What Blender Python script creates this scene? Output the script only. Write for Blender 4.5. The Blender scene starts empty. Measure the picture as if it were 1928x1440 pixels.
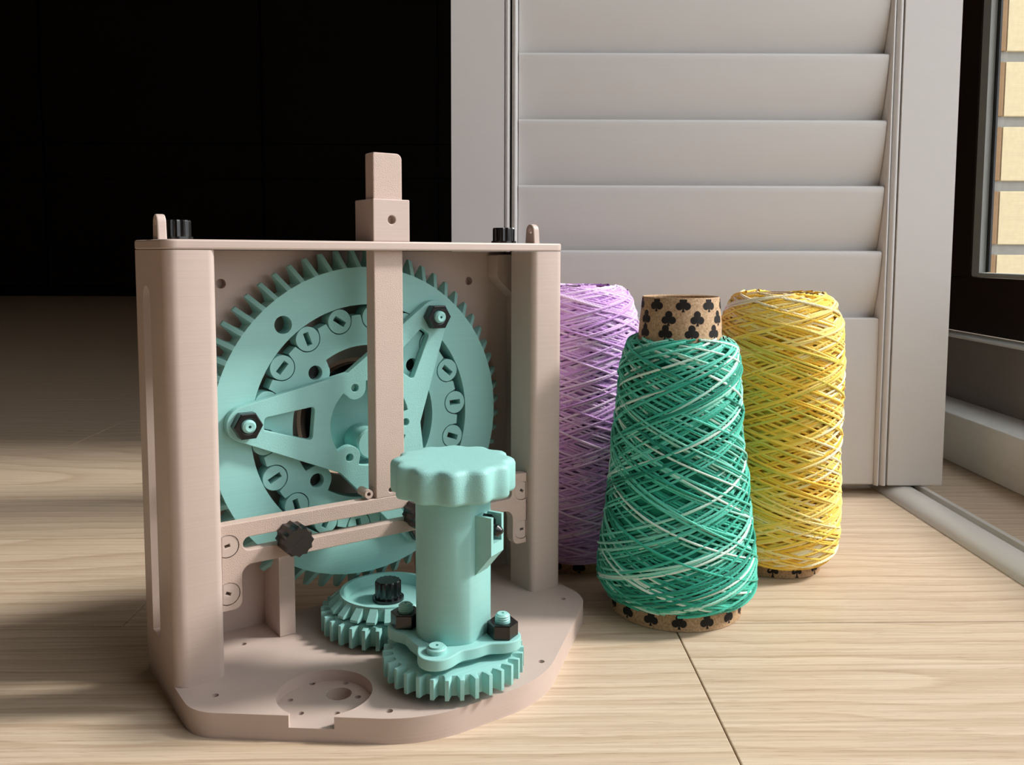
import bpy, bmesh, math, random
import numpy as np
from mathutils import Matrix, Vector
R_ = math.radians
PI = math.pi
rnd = random.Random(7)
S = bpy.context.scene
C = S.collection

# ------------------------------------------------------------------ camera
cam_d = bpy.data.cameras.new('camera'); cam = bpy.data.objects.new('camera', cam_d); C.objects.link(cam)
cam_d.sensor_width = 36.0; cam_d.sensor_fit = 'HORIZONTAL'
cam_d.lens = 1650.0 / 1928.0 * 36.0
cam_d.shift_y = -105.0 / 1928.0
cam_d.clip_start = 0.01
tilt = math.atan((615.0 - 478.0) / 1650.0)
cam.matrix_world = (Matrix.Translation((0, 0, 0.2)) @ Matrix.Rotation(PI / 2 - tilt, 4, 'X')
                    @ Matrix.Rotation(0.003, 4, 'Z'))
S.camera = cam

# ------------------------------------------------------------------ daylight
W = bpy.data.worlds.new('world'); S.world = W; W.use_nodes = True
bg = W.node_tree.nodes['Background']
bg.inputs[0].default_value = (0.95, 0.97, 1.0, 1); bg.inputs[1].default_value = 2.4
sun_d = bpy.data.lights.new('sun', 'SUN'); sun = bpy.data.objects.new('sun', sun_d); C.objects.link(sun)
sun_d.energy = 4.0; sun_d.angle = R_(9); sun_d.color = (1.0, 0.965, 0.92)
SUN_DIR = Vector((0.80, 0.085, 0.70)).normalized()          # towards the sun
sun.rotation_euler = SUN_DIR.to_track_quat('Z', 'Y').to_euler()
S.view_settings.view_transform = 'Standard'; S.view_settings.look = 'None'
S.view_settings.gamma = 1.0; S.view_settings.use_curve_mapping = False
S.view_settings.exposure = 0.0

# ------------------------------------------------------------------ materials
def srgb(r, g, b):
    f = lambda c: (c / 255 / 12.92) if c / 255 <= 0.04045 else ((c / 255 + 0.055) / 1.055) ** 2.4
    return (f(r), f(g), f(b), 1)

class NT:
    def __init__(s, name):
        s.m = bpy.data.materials.new(name); s.m.use_nodes = True
        s.t = s.m.node_tree; s.b = s.t.nodes['Principled BSDF']
    def n(s, typ, **kw):
        x = s.t.nodes.new(typ)
        for k, v in kw.items():
            if k.startswith('i_'):
                key = k[2:]
                key = int(key) if key.isdigit() else key.replace('_', ' ')
                x.inputs[key].default_value = v
            else:
                setattr(x, k, v)
        return x
    def l(s, a, b): s.t.links.new(a, b)
    def ramp(s, fac, stops):
        r = s.n('ShaderNodeValToRGB'); e = r.color_ramp.elements
        while len(e) < len(stops): e.new(0.5)
        for i, (p, c) in enumerate(stops):
            e[i].position = p; e[i].color = c
        s.l(fac, r.inputs[0]); return r.outputs[0]
    def bump(s, h, strength, dist, normal=None):
        b = s.n('ShaderNodeBump', i_Strength=strength, i_Distance=dist); s.l(h, b.inputs['Height'])
        if normal: s.l(normal, b.inputs['Normal'])
        return b.outputs[0]

def plastic(name, col, rough=0.5, layers='z', grain=0.0, var=0.025, lstr=0.25, spec=0.4):
    """printed plastic: fine layer lines along one axis, slight tone variation"""
    t = NT(name); tc = t.n('ShaderNodeTexCoord')
    no = t.n('ShaderNodeTexNoise', i_Scale=60.0, i_Detail=3.0); t.l(tc.outputs['Object'], no.inputs['Vector'])
    mp = t.n('ShaderNodeMapping'); t.l(tc.outputs['Object'], mp.inputs['Vector'])
    mp.inputs['Scale'].default_value = {'z': (6, 6, 900), 'y': (6, 900, 6), 'x': (900, 6, 6)}[layers]
    ln = t.n('ShaderNodeTexNoise', i_Scale=1.0, i_Detail=2.0); t.l(mp.outputs[0], ln.inputs['Vector'])
    mx = t.n('ShaderNodeMath', operation='ADD'); t.l(no.outputs[0], mx.inputs[0]); t.l(ln.outputs[0], mx.inputs[1])
    c = np.array(col[:3])
    lo = tuple(c * (1 - var)) + (1,); hi = tuple(np.minimum(c * (1 + var), 1)) + (1,)
    mh = t.n('ShaderNodeMath', operation='MULTIPLY', i_1=0.5); t.l(mx.outputs[0], mh.inputs[0])
    t.l(t.ramp(mh.outputs[0], [(0.35, lo), (0.65, hi)]), t.b.inputs['Base Color'])
    t.b.inputs['Roughness'].default_value = rough
    t.b.inputs['Specular IOR Level'].default_value = spec
    nrm = t.bump(ln.outputs[0], lstr, 0.0002)
    if grain:
        g = t.n('ShaderNodeTexNoise', i_Scale=2200.0, i_Detail=2.0); t.l(tc.outputs['Object'], g.inputs['Vector'])
        nrm = t.bump(g.outputs[0], grain, 0.0003, nrm)
    t.l(nrm, t.b.inputs['Normal'])
    return t.m

BEIGE = plastic('taupe printed plastic', srgb(194, 175, 165), 0.42)
BEIGE_G = plastic('taupe grainy plastic', srgb(196, 174, 162), 0.5, grain=0.8, lstr=0.05)
TEAL = plastic('mint printed plastic', srgb(146, 200, 195), 0.45)
TEAL_G = plastic('mint grainy plastic', srgb(146, 200, 195), 0.5, grain=0.45, lstr=0.05)
BLACK = plastic('black glossy plastic', srgb(14, 14, 15), 0.24, var=0.1, lstr=0.15, spec=0.6)
WHITE = plastic('white satin paint', srgb(226, 224, 222), 0.38, var=0.012, lstr=0.0, spec=0.4)
SILL = plastic('white painted sill', srgb(236, 236, 230), 0.5, var=0.03, lstr=0.0)
GREYM = plastic('grey brown metal', srgb(138, 130, 124), 0.4, var=0.03, lstr=0.0)
DARKF = plastic('dark brown window frame', srgb(52, 42, 36), 0.35, var=0.04, lstr=0.0)
SEAL = plastic('pale grey glazing bead', srgb(186, 190, 186), 0.5, var=0.03, lstr=0.0)
ALU = plastic('satin silver track', srgb(206, 204, 198), 0.33, var=0.02, lstr=0.0, spec=0.6)
STEEL = plastic('brushed steel', srgb(150, 145, 138), 0.3, var=0.03, lstr=0.0); STEEL.node_tree.nodes['Principled BSDF'].inputs['Metallic'].default_value = 1
WARD = plastic('dark wenge veneer', srgb(26, 16, 12), 0.55, var=0.15, lstr=0.0, spec=0.2)
PLASTER = plastic('warm grey plaster', srgb(200, 195, 188), 0.9, var=0.03, lstr=0.0)
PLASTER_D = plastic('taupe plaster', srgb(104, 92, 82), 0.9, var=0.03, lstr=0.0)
MORTAR = plastic('grey mortar', srgb(150, 150, 146), 0.9, var=0.08, lstr=0.0)
BRICKM = plastic('cream brick', srgb(216, 202, 168), 0.9, var=0.08, lstr=0.0)
BRICK_SHADE = plastic('brown shaded brick', srgb(150, 122, 92), 0.9, var=0.1, lstr=0.0)  # shade on the outside wall's left strip, put into the brick colour
PAVE = plastic('outdoor paving', srgb(170, 165, 155), 0.9, var=0.08, lstr=0.0)
SUBF = plastic('dark subfloor', srgb(70, 52, 38), 0.9, var=0.05, lstr=0.0)
CLUB = plastic('black ink', srgb(38, 35, 34), 0.7, var=0.15, lstr=0.0, spec=0.2)

def kraft():
    t = NT('kraft card'); tc = t.n('ShaderNodeTexCoord')
    a = t.n('ShaderNodeTexNoise', i_Scale=900.0, i_Detail=4.0); t.l(tc.outputs['Object'], a.inputs['Vector'])
    t.l(t.ramp(a.outputs[0], [(0.3, srgb(150, 118, 86)), (0.7, srgb(196, 166, 130))]), t.b.inputs['Base Color'])
    t.b.inputs['Roughness'].default_value = 0.8
    t.l(t.bump(a.outputs[0], 0.2, 0.0003), t.b.inputs['Normal']); return t.m
KRAFT = kraft()

def yarnmat(name, stops):
    t = NT(name); at = t.n('ShaderNodeAttribute', attribute_name='tone')
    t.l(t.ramp(at.outputs['Fac'], stops), t.b.inputs['Base Color'])
    t.b.inputs['Roughness'].default_value = 0.75
    t.b.inputs['Specular IOR Level'].default_value = 0.25
    t.b.inputs['Sheen Weight'].default_value = 0.25; t.b.inputs['Sheen Roughness'].default_value = 0.5
    # ply twist along the strand
    al = t.n('ShaderNodeAttribute', attribute_name='along')
    w = t.n('ShaderNodeMath', operation='SINE'); t.l(al.outputs['Fac'], w.inputs[0])
    t.l(t.bump(w.outputs[0], 0.25, 0.0003), t.b.inputs['Normal'])
    return t.m
Y_GREEN = yarnmat('variegated jade yarn', [(0.0, srgb(18, 140, 116)), (0.35, srgb(52, 184, 156)), (0.68, srgb(96, 208, 184)), (0.86, srgb(160, 228, 208)), (1.0, srgb(214, 240, 228))])
Y_YEL = yarnmat('variegated yellow yarn', [(0.0, srgb(204, 200, 84)), (0.22, srgb(224, 206, 88)), (0.34, srgb(246, 192, 52)), (0.55, srgb(254, 214, 84)), (0.78, srgb(255, 230, 140)), (1.0, srgb(250, 238, 200))])
Y_LIL = yarnmat('lilac yarn', [(0.0, srgb(202, 152, 224)), (0.5, srgb(224, 182, 240)), (1.0, srgb(245, 224, 252))])

def oak():
    """growth rings cut by the board face (position from the plank's object colour), plus pores and streaks"""
    t = NT('pale oiled oak'); tc = t.n('ShaderNodeTexCoord'); oi = t.n('ShaderNodeObjectInfo')
    def math_(op, a, b=None, c=None):
        n = t.n('ShaderNodeMath', operation=op)
        for k, x in enumerate((a, b, c)):
            if x is None: continue
            if isinstance(x, (int, float)): n.inputs[k].default_value = x
            else: t.l(x, n.inputs[k])
        return n.outputs[0]
    m1 = math_('MULTIPLY', oi.outputs['Random'], 37.0)
    cmb = t.n('ShaderNodeCombineXYZ'); t.l(m1, cmb.inputs[0]); t.l(m1, cmb.inputs[2])
    ad = t.n('ShaderNodeVectorMath', operation='ADD'); t.l(tc.outputs['Object'], ad.inputs[0]); t.l(cmb.outputs[0], ad.inputs[1])
    def noise(scale, detail, rough=0.5):
        mp = t.n('ShaderNodeMapping'); mp.inputs['Scale'].default_value = scale; t.l(ad.outputs[0], mp.inputs['Vector'])
        n = t.n('ShaderNodeTexNoise', i_Scale=1.0, i_Detail=detail, i_Roughness=rough); t.l(mp.outputs[0], n.inputs['Vector']); return n.outputs[0]
    sp_ = t.n('ShaderNodeSeparateXYZ'); t.l(tc.outputs['Object'], sp_.inputs[0])
    sc = t.n('ShaderNodeSeparateColor'); t.l(oi.outputs['Color'], sc.inputs[0])
    wob = noise((5, 14, 1), 2.0); wob2 = noise((22, 60, 1), 2.0)
    y = math_('SUBTRACT', sp_.outputs[1], math_('MULTIPLY_ADD', sc.outputs[0], 0.6, -0.3))
    y = math_('ADD', y, math_('MULTIPLY_ADD', wob, 0.036, -0.018)); y = math_('ADD', y, math_('MULTIPLY_ADD', wob2, 0.006, -0.003))
    x = math_('SUBTRACT', sp_.outputs[0], math_('MULTIPLY_ADD', sc.outputs[1], 3.0, -1.5))
    x = math_('MULTIPLY', x, 0.10); x = math_('ADD', x, math_('MULTIPLY_ADD', wob, 0.03, -0.015))
    r = math_('SQRT', math_('ADD', math_('MULTIPLY', x, x), math_('MULTIPLY', y, y)))
    ring = math_('FRACT', math_('MULTIPLY', r, 80.0))
    fine = noise((9, 520, 1), 4.0, 0.6); pore = noise((70, 1500, 1), 2.0)
    base = t.ramp(fine, [(0.32, srgb(186, 165, 142)), (0.5, srgb(200, 180, 156)), (0.68, srgb(208, 190, 167))])
    fig = t.ramp(ring, [(0.0, (0.80, 0.755, 0.70, 1)), (0.22, (0.93, 0.91, 0.885, 1)), (0.6, (1.0, 1.0, 1.0, 1)), (0.9, (1.02, 1.02, 1.01, 1)), (1.0, (0.80, 0.755, 0.70, 1))])
    mx = t.n('ShaderNodeMix', data_type='RGBA', blend_type='MULTIPLY'); mx.inputs[0].default_value = 0.8
    t.l(base, mx.inputs[6]); t.l(fig, mx.inputs[7])
    por_ = t.ramp(pore, [(0.28, (0.66, 0.60, 0.54, 1)), (0.42, (1, 1, 1, 1))])
    mx2 = t.n('ShaderNodeMix', data_type='RGBA', blend_type='MULTIPLY'); mx2.inputs[0].default_value = 0.6
    t.l(mx.outputs[2], mx2.inputs[6]); t.l(por_, mx2.inputs[7])
    t.l(mx2.outputs[2], t.b.inputs['Base Color'])
    t.b.inputs['Roughness'].default_value = 0.42; t.b.inputs['Specular IOR Level'].default_value = 0.35
    t.l(t.bump(fine, 0.10, 0.0004), t.b.inputs['Normal'])
    return t.m
OAK = oak()

def glassmat():
    t = NT('window glass'); nt = t.t
    g = t.n('ShaderNodeBsdfGlossy', i_Roughness=0.02); tr = t.n('ShaderNodeBsdfTransparent')
    fr = t.n('ShaderNodeFresnel', i_IOR=1.45); mx = t.n('ShaderNodeMixShader')
    ge = t.n('ShaderNodeNewGeometry'); iv = t.n('ShaderNodeMath', operation='SUBTRACT', i_0=1.0); t.l(ge.outputs['Backfacing'], iv.inputs[1])
    ml = t.n('ShaderNodeMath', operation='MULTIPLY'); t.l(fr.outputs[0], ml.inputs[0]); t.l(iv.outputs[0], ml.inputs[1])
    t.l(ml.outputs[0], mx.inputs[0]); t.l(tr.outputs[0], mx.inputs[1]); t.l(g.outputs[0], mx.inputs[2])
    t.l(mx.outputs[0], nt.nodes['Material Output'].inputs['Surface']); return t.m
GLASS = glassmat()

# ------------------------------------------------------------------ mesh helpers
class MB:
    """collects pieces of ONE part"""
    def __init__(s): s.v = []; s.f = []
    def add(s, vs, fs):
        o = len(s.v); s.v += [tuple(p) for p in vs]; s.f += [tuple(i + o for i in f) for f in fs]; return s
    def mesh(s, name, smooth=40):
        me = bpy.data.meshes.new(name); me.from_pydata(s.v, [], s.f); me.update()
        bm = bmesh.new(); bm.from_mesh(me); bmesh.ops.recalc_face_normals(bm, faces=bm.faces); bm.to_mesh(me); bm.free()
        if smooth:
            me.shade_smooth(); me.set_sharp_from_angle(angle=R_(smooth))
        return me

def obj(name, mb, mat, parent=None, loc=None, smooth=21):
    me = mb.mesh(name, smooth) if isinstance(mb, MB) else mb
    if not me.materials: me.materials.append(mat)
    o = bpy.data.objects.new(name, me); C.objects.link(o)
    if parent: o.parent = parent
    if loc: o.location = loc
    return o

def tag(o, label, cat=None, kind=None, group=None):
    o['label'] = label
    if cat: o['category'] = cat
    if kind: o['kind'] = kind
    if group: o['group'] = group
    return o

def empty(name, loc, rz=0):
    o = bpy.data.objects.new(name, None); C.objects.link(o); o.location = loc; o.rotation_euler = (0, 0, rz); o.empty_display_size = 0.02
    return o

def circ(cx, cy, r, n=32, a0=0.0):
    return [(cx + r * math.cos(a0 + 2 * PI * i / n), cy + r * math.sin(a0 + 2 * PI * i / n)) for i in range(n)]

def rpoly(pts, rad, seg=6):
    """polygon with rounded corners; rad a number or one per corner"""
    n = len(pts); out = []
    if not hasattr(rad, '__len__'): rad = [rad] * n
    for i in range(n):
        p = Vector(pts[i]); a = Vector(pts[i - 1]); b = Vector(pts[(i + 1) % n]); r = rad[i]
        if r <= 0: out.append(tuple(p)); continue
        d1 = (a - p).normalized(); d2 = (b - p).normalized()
        ang = d1.angle(d2); t = min(r / math.tan(ang / 2), 0.49 * (a - p).length, 0.49 * (b - p).length)
        r2 = t * math.tan(ang / 2); c = p + (d1 + d2).normalized() * (r2 / math.sin(ang / 2))
        s = p + d1 * t - c; e = p + d2 * t - c
        a1 = math.atan2(s.y, s.x); a2 = math.atan2(e.y, e.x); da = (a2 - a1 + PI) % (2 * PI) - PI
        for k in range(seg + 1):
            x = a1 + da * k / seg; out.append((c.x + r2 * math.cos(x), c.y + r2 * math.sin(x)))
    return out

def area2(p): return sum(p[i - 1][0] * p[i][1] - p[i][0] * p[i - 1][1] for i in range(len(p)))

def ext(loops, d, bevel=0.0):
    """2D outline (first loop) with holes -> solid of thickness d, centred on z = 0; returns verts, faces"""
    cu = bpy.data.curves.new('tmp', 'CURVE'); cu.dimensions = '2D'; cu.fill_mode = 'BOTH'
    cu.extrude = max(d / 2 - bevel, 1e-6); cu.bevel_depth = bevel; cu.bevel_resolution = 1; cu.offset = -bevel
    for k, lp in enumerate(loops):
        lp = list(lp)
        if (area2(lp) < 0) == (k == 0): lp.reverse()
        sp = cu.splines.new('POLY'); sp.points.add(len(lp) - 1)
        for i, (x, y) in enumerate(lp): sp.points[i].co = (x, y, 0, 1)
        sp.use_cyclic_u = True
    o = bpy.data.objects.new('tmp', cu)
    me = bpy.data.meshes.new_from_object(o)
    bm = bmesh.new(); bm.from_mesh(me); bmesh.ops.remove_doubles(bm, verts=bm.verts, dist=1e-7)
    bm.verts.index_update()
    vs = [tuple(v.co) for v in bm.verts]; fs = [tuple(v.index for v in f.verts) for f in bm.faces]
    bm.free(); bpy.data.objects.remove(o); bpy.data.curves.remove(cu); bpy.data.meshes.remove(me)
    return vs, fs

def plate_z(mb, loops, z0, z1, bevel=0.0):        # outline in x,y, thickness along z
    vs, fs = ext(loops, z1 - z0, bevel); zc = (z0 + z1) / 2
    return mb.add([(x, y, z + zc) for x, y, z in vs], fs)
def plate_y(mb, loops, y0, y1, bevel=0.0):        # outline in x,z, thickness along y
    vs, fs = ext(loops, y1 - y0, bevel); yc = (y0 + y1) / 2
    return mb.add([(x, z + yc, y) for x, y, z in vs], fs)
def plate_x(mb, loops, x0, x1, bevel=0.0):        # outline in y,z, thickness along x
    vs, fs = ext(loops, x1 - x0, bevel); xc = (x0 + x1) / 2
    return mb.add([(z + xc, x, y) for x, y, z in vs], fs)

def box(mb, x0, x1, y0, y1, z0, z1, bev=0.0):
    if bev:
        return plate_z(mb, [[(x0, y0), (x1, y0), (x1, y1), (x0, y1)]], z0, z1, bev)
    vs = [(x, y, z) for x in (x0, x1) for y in (y0, y1) for z in (z0, z1)]
    return mb.add(vs, [(0, 1, 3, 2), (4, 6, 7, 5), (0, 4, 5, 1), (2, 3, 7, 6), (0, 2, 6, 4), (1, 5, 7, 3)])

def lathe(mb, prof, n=48, c=(0, 0, 0), axis='z', closed=True):
    """prof: (r, h) list; axis z or y (h along the axis)"""
    vs = []; fs = []; m = len(prof)
    for i in range(n):
        a = 2 * PI * i / n
        for r, h in prof:
            x, y = r * math.cos(a), r * math.sin(a)
            vs.append((c[0] + x, c[1] + y, c[2] + h) if axis == 'z' else (c[0] + x, c[1] + h, c[2] + y))
    for i in range(n):
        j = (i + 1) % n
        for k in range(m - 1 if not closed else m):
            l = (k + 1) % m
            fs.append((i * m + k, j * m + k, j * m + l, i * m + l))
    return mb.add(vs, fs)

def solid(mb, prof, n=32, c=(0, 0, 0), axis='z'):
    """closed solid of revolution whose profile starts and ends on the axis (caps added)"""
    lathe(mb, prof, n, c, axis, closed=False)
    o = len(mb.v) - n * len(prof); m = len(prof)
    mb.f.append(tuple(o + i * m for i in range(n))); mb.f.append(tuple(o + i * m + m - 1 for i in range(n)))
    return mb

def loft(mb, rings, cap=True):
    n = len(rings[0]); o = len(mb.v); fs = []
    for k in range(len(rings) - 1):
        for i in range(n):
            j = (i + 1) % n; fs.append((k * n + i, k * n + j, (k + 1) * n + j, (k + 1) * n + i))
    if cap: fs.append(tuple(range(n))); fs.append(tuple((len(rings) - 1) * n + i for i in range(n)))
    return mb.add([p for r in rings for p in r], fs)

# ================================================================== SETTING
# ---- floor: oak planks laid along x (turned 1.5 degrees), each plank a child
floor = empty('floor', (0, 0.46, 0), R_(1.2)); tag(floor, 'pale oak plank floor with fine grain and thin joints', kind='structure')
PW = 0.147
def plank(x0, x1, row):
    mb = MB(); L = x1 - x0
    box(mb, -L / 2 + 0.0003, L / 2 - 0.0003, -PW / 2 + 0.0003, PW / 2 - 0.0003, -0.012, 0.0, 0.0005)
    o = obj('plank', mb, OAK, floor, ((x0 + x1) / 2, (row + 0.5) * PW, 0), smooth=0)
    o.color = (0.5 + rnd.choice((-1, 1)) * rnd.uniform(0.0, 0.45), rnd.random(), rnd.random(), 1)
    if row == -1 and x0 > 0: o.color = (0.52, 0.5 + (-L / 2 + 0.035) / 3.0, 0.5, 1)     # the arched figure beside the joint
    if row == -1 and x0 < 0 < x1: o.color = (0.86, 0.5, 0.5, 1)
    return o
joints = {-1: [-1.6, 0.088, 1.5], 0: [-1.5, -0.209, 1.2], 1: [-2.0, -0.62, 0.7], 2: [-1.3, 0.1, 1.4], 3: [-1.8, -0.45, 0.9]}
for row in range(-5, 10):
    js = joints.get(row) or sorted([-1.4 + rnd.uniform(-.3, .3), 0.0 + rnd.uniform(-.4, .4), 1.4 + rnd.uniform(-.3, .3)])
    js = [-3.2] + [j for j in js if j > -3.0 and j < 0.75] + [0.80]
    for a, b in zip(js[:-1], js[1:]): plank(a, b, row)
mb = MB()                                            # farther boards, too dark and slim to tell apart
box(mb, -3.2, 0.80, 10 * PW, 4.2, -0.012, 0.0); box(mb, -3.2, 0.80, -3.0, -5 * PW, -0.012, 0.0)
obj('distant_boards', mb, OAK, floor, smooth=0)
mb = MB(); box(mb, -3.3, 0.9, -3.1, 4.3, -0.05, -0.0121); obj('subfloor', mb, SUBF, floor, smooth=0)

# ---- room shell
def wall(name, mb, mat, label):
    o = obj(name, mb, mat, smooth=0); tag(o, label, kind='structure'); return o
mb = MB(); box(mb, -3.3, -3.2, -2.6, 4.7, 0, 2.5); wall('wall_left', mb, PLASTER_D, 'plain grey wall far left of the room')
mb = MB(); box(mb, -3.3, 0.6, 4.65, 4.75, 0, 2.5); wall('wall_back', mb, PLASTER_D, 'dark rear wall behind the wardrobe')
mb = MB(); box(mb, -3.3, 0.6, -2.7, -2.6, 0, 2.5); wall('wall_front', mb, PLASTER, 'plain wall behind the viewer')
mb = MB(); box(mb, -3.3, 0.7, -2.7, 4.75, 2.5, 2.6); wall('ceiling', mb, PLASTER, 'plain ceiling above the room')
WY0, WY1, WZ0, WZ1 = -0.55, 1.25, 0.1147, 2.15        # window opening
mb = MB()
box(mb, 0.50, 0.62, -2.6, WY0, 0.0, 2.5); box(mb, 0.50, 0.62, WY1, 4.65, 0.0, 2.5)
box(mb, 0.50, 0.62, WY0, WY1, WZ1, 2.5); box(mb, 0.50, 0.62, WY0, WY1, -0.05, 0.05)
wall('wall_right', mb, PLASTER, 'grey wall with the tall window opening')
mb = MB(); box(mb, 0.4255, 0.505, -2.5, 2.6, 0.0, 0.0475, 0.0015)
tag(obj('trim_1', mb, SILL), 'white painted sill board along the window wall', kind='structure')
mb = MB(); box(mb, 0.474, 0.615, WY0, 2.6, 0.0475, 0.112, 0.0006)
t2 = tag(obj('trim_2', mb, GREYM), 'grey metal upstand under the window frame', kind='structure')
mb = MB(); box(mb, 0.4735, 0.50, WY0, 2.6, 0.1121, 0.1147, 0.0008); obj('edge_strip', mb, SILL, t2)
# window: dark frame, pale bead, pane
win = empty('window_1', (0.55, 0.1, WZ0)); tag(win, 'dark brown window frame with pale glazing bead and clear pane', kind='structure')
def wchild(name, mat, boxes, bev=0.0008):
    mb = MB()
    for b in boxes: box(mb, b[0] - 0.55, b[1] - 0.55, b[2] - 0.1, b[3] - 0.1, b[4] - WZ0, b[5] - WZ0, bev)
    return obj(name, mb, mat, win)
wchild('bottom_rail', DARKF, [(0.505, 0.525, WY0 + 0.001, WY1 - 0.001, 0.115, 0.176)])
wchild('stile', DARKF, [(0.503, 0.522, 0.965, WY1 - 0.001, 0.1765, WZ1)]); wchild('stile', DARKF, [(0.503, 0.57, WY0 + 0.001, WY0 + 0.04, 0.1765, WZ1)])
wchild('added_mullion', DARKF, [(0.503, 0.53, 0.752, 0.790, 0.1765, WZ1 - 0.051)]); wchild('top_rail', DARKF, [(0.505, 0.57, WY0 + 0.041, 0.9645, WZ1 - 0.05, WZ1)])  # unseen mullion added to cut light on the floor behind the shutter
bead = wchild('glazing_bead', SEAL, [(0.505, 0.512, 0.950, 0.9649, 0.1765, WZ1 - 0.051)], 0.002)
wchild('glazing_bead', SEAL, [(0.503, 0.512, 0.791, 0.9499, 0.1765, 0.1815)], 0.0015)
wchild('gasket', BLACK, [(0.5123, 0.5143, 0.944, 0.9649, 0.182, WZ1 - 0.051)], 0.0003)
wchild('pane', GLASS, [(0.5148, 0.5178, 0.791, 0.9645, 0.1765, WZ1 - 0.05)], 0); wchild('pane', GLASS, [(0.5148, 0.5178, WY0 + 0.041, 0.751, 0.1765, WZ1 - 0.051)], 0)
# floor track for the folding shutter
mb = MB()
prof = [(0.311, 0.0), (0.313, 0.0030), (0.320, 0.0062), (0.328, 0.0072), (0.3345, 0.0066), (0.3350, 0.0022), (0.3405, 0.0022), (0.3410, 0.0072), (0.3450, 0.0072), (0.3458, 0.0)]
loft(mb, [[(x, -1.6, z + 0.0002) for x, z in prof], [(x, 2.2, z + 0.0002) for x, z in prof]])
tag(obj('trim_3', mb, ALU, smooth=50), 'satin silver floor track running under the shutter', kind='structure')

# ---- outside: paving and a cream brick wall seen through the pane
mb = MB(); box(mb, 0.63, 9.0, -8.0, 9.0, -0.4, -0.3); tag(obj('ground_outside', mb, PAVE, smooth=0), 'pale paving outside the window', kind='structure')
BP = 0.1862
bw = empty('wall_outside', (1.9, 2.6, -0.3)); tag(bw, 'cream brick garden wall seen through the window', kind='structure')
mb = MB(); box(mb, -0.85, 1.6, 0.012, 0.22, 0.0, 2.2); obj('mortar_bed', mb, MORTAR, bw, smooth=0)
mb = MB(); box(mb, 0, 0.46, 0, 0.03, 0, BP - 0.03, 0.003); brick_me = mb.mesh('brick', 0); brick_me.materials.append(BRICKM)
mb = MB(); box(mb, 0, 0.30, 0, 0.03, 0, BP - 0.03, 0.003); brick_b = mb.mesh('brick_shaded', 0); brick_b.materials.append(BRICK_SHADE)  # browner bricks paint the shaded strip left of the cream ones
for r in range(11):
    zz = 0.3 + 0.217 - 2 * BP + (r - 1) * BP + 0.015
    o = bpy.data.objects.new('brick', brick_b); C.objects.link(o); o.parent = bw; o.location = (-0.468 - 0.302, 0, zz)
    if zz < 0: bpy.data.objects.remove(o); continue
    for k in range(4):
        o = bpy.data.objects.new('brick', brick_me); C.objects.link(o); o.parent = bw
        o.location = (-0.466 + k * 0.475, 0, zz)

# ---- dark wardrobe at the far end of the room
wd = empty('wardrobe', (-1.2, 4.0, 0)); tag(wd, 'dark wenge wardrobe with flat doors at the far end of the room', 'wardrobe')
mb = MB(); box(mb, -1.9, 1.65, 0.03, 0.6, 0.04, 2.4); obj('carcass', mb, WARD, wd, smooth=0)
mb = MB(); box(mb, -1.9, 1.65, 0.05, 0.6, 0.0, 0.04); obj('plinth', mb, WARD, wd, smooth=0)
for x0, x1 in ((-1.9, -0.92), (-0.91, 0.068), (0.082, 0.86), (0.87, 1.65)):
    mb = MB(); box(mb, x0, x1, 0.0, 0.025, 0.046, 0.536, 0.001); obj('drawer_front', mb, WARD, wd)
    mb = MB(); box(mb, x0, x1, 0.0, 0.025, 0.692, 2.39, 0.001); obj('door', mb, WARD, wd)
    mb = MB(); box(mb, x0, x1, 0.006, 0.025, 0.540, 0.688, 0.001); obj('drawer_front', mb, WARD, wd)

# ================================================================== SHUTTER
SY = 0.718
sh = empty('shutter_panel', (0.155, SY, 0.008)); tag(sh, 'white louvred shutter panel standing open beside the window', 'shutter')
SX0, SX1, ST, SZ1 = -0.0495 - 0.155, 0.359 - 0.155, 0.028, 2.0
def sp(name, x0, x1, y0, y1, z0, z1, bev=0.0012):
    mb = MB(); box(mb, x0, x1, y0, y1, z0, z1, bev); return obj(name, mb, WHITE, sh)
sp('stile', SX0, -0.0068 - 0.155, 0, ST, 0, SZ1); sp('stile', 0.3136 - 0.155, SX1, 0, ST, 0, SZ1)
sp('bottom_rail', 0.0045 - 0.155, 0.3030 - 0.155, 0.004, ST - 0.004, 0, 0.1402)
def bead_(xc, w):
    mb = MB(); pr = [(xc + w / 2 * math.cos(a) , 0.0052 - 0.0052 * math.sin(a)) for a in [PI * k / 8 for k in range(9)]]
    pr = [(xc + w / 2, ST - 0.003)] + pr + [(xc - w / 2, ST - 0.003)]
    loft(mb, [[(x, y, 0.0) for x, y in pr], [(x, y, SZ1) for x, y in pr]]); obj('bead', mb, WHITE, sh, smooth=50)
bead_(-0.0042 - 0.155, 0.0046); bead_(0.0018 - 0.155, 0.0050)
bead_(0.3106 - 0.155, 0.0056); bead_(0.3052 - 0.155, 0.0040)
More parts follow.
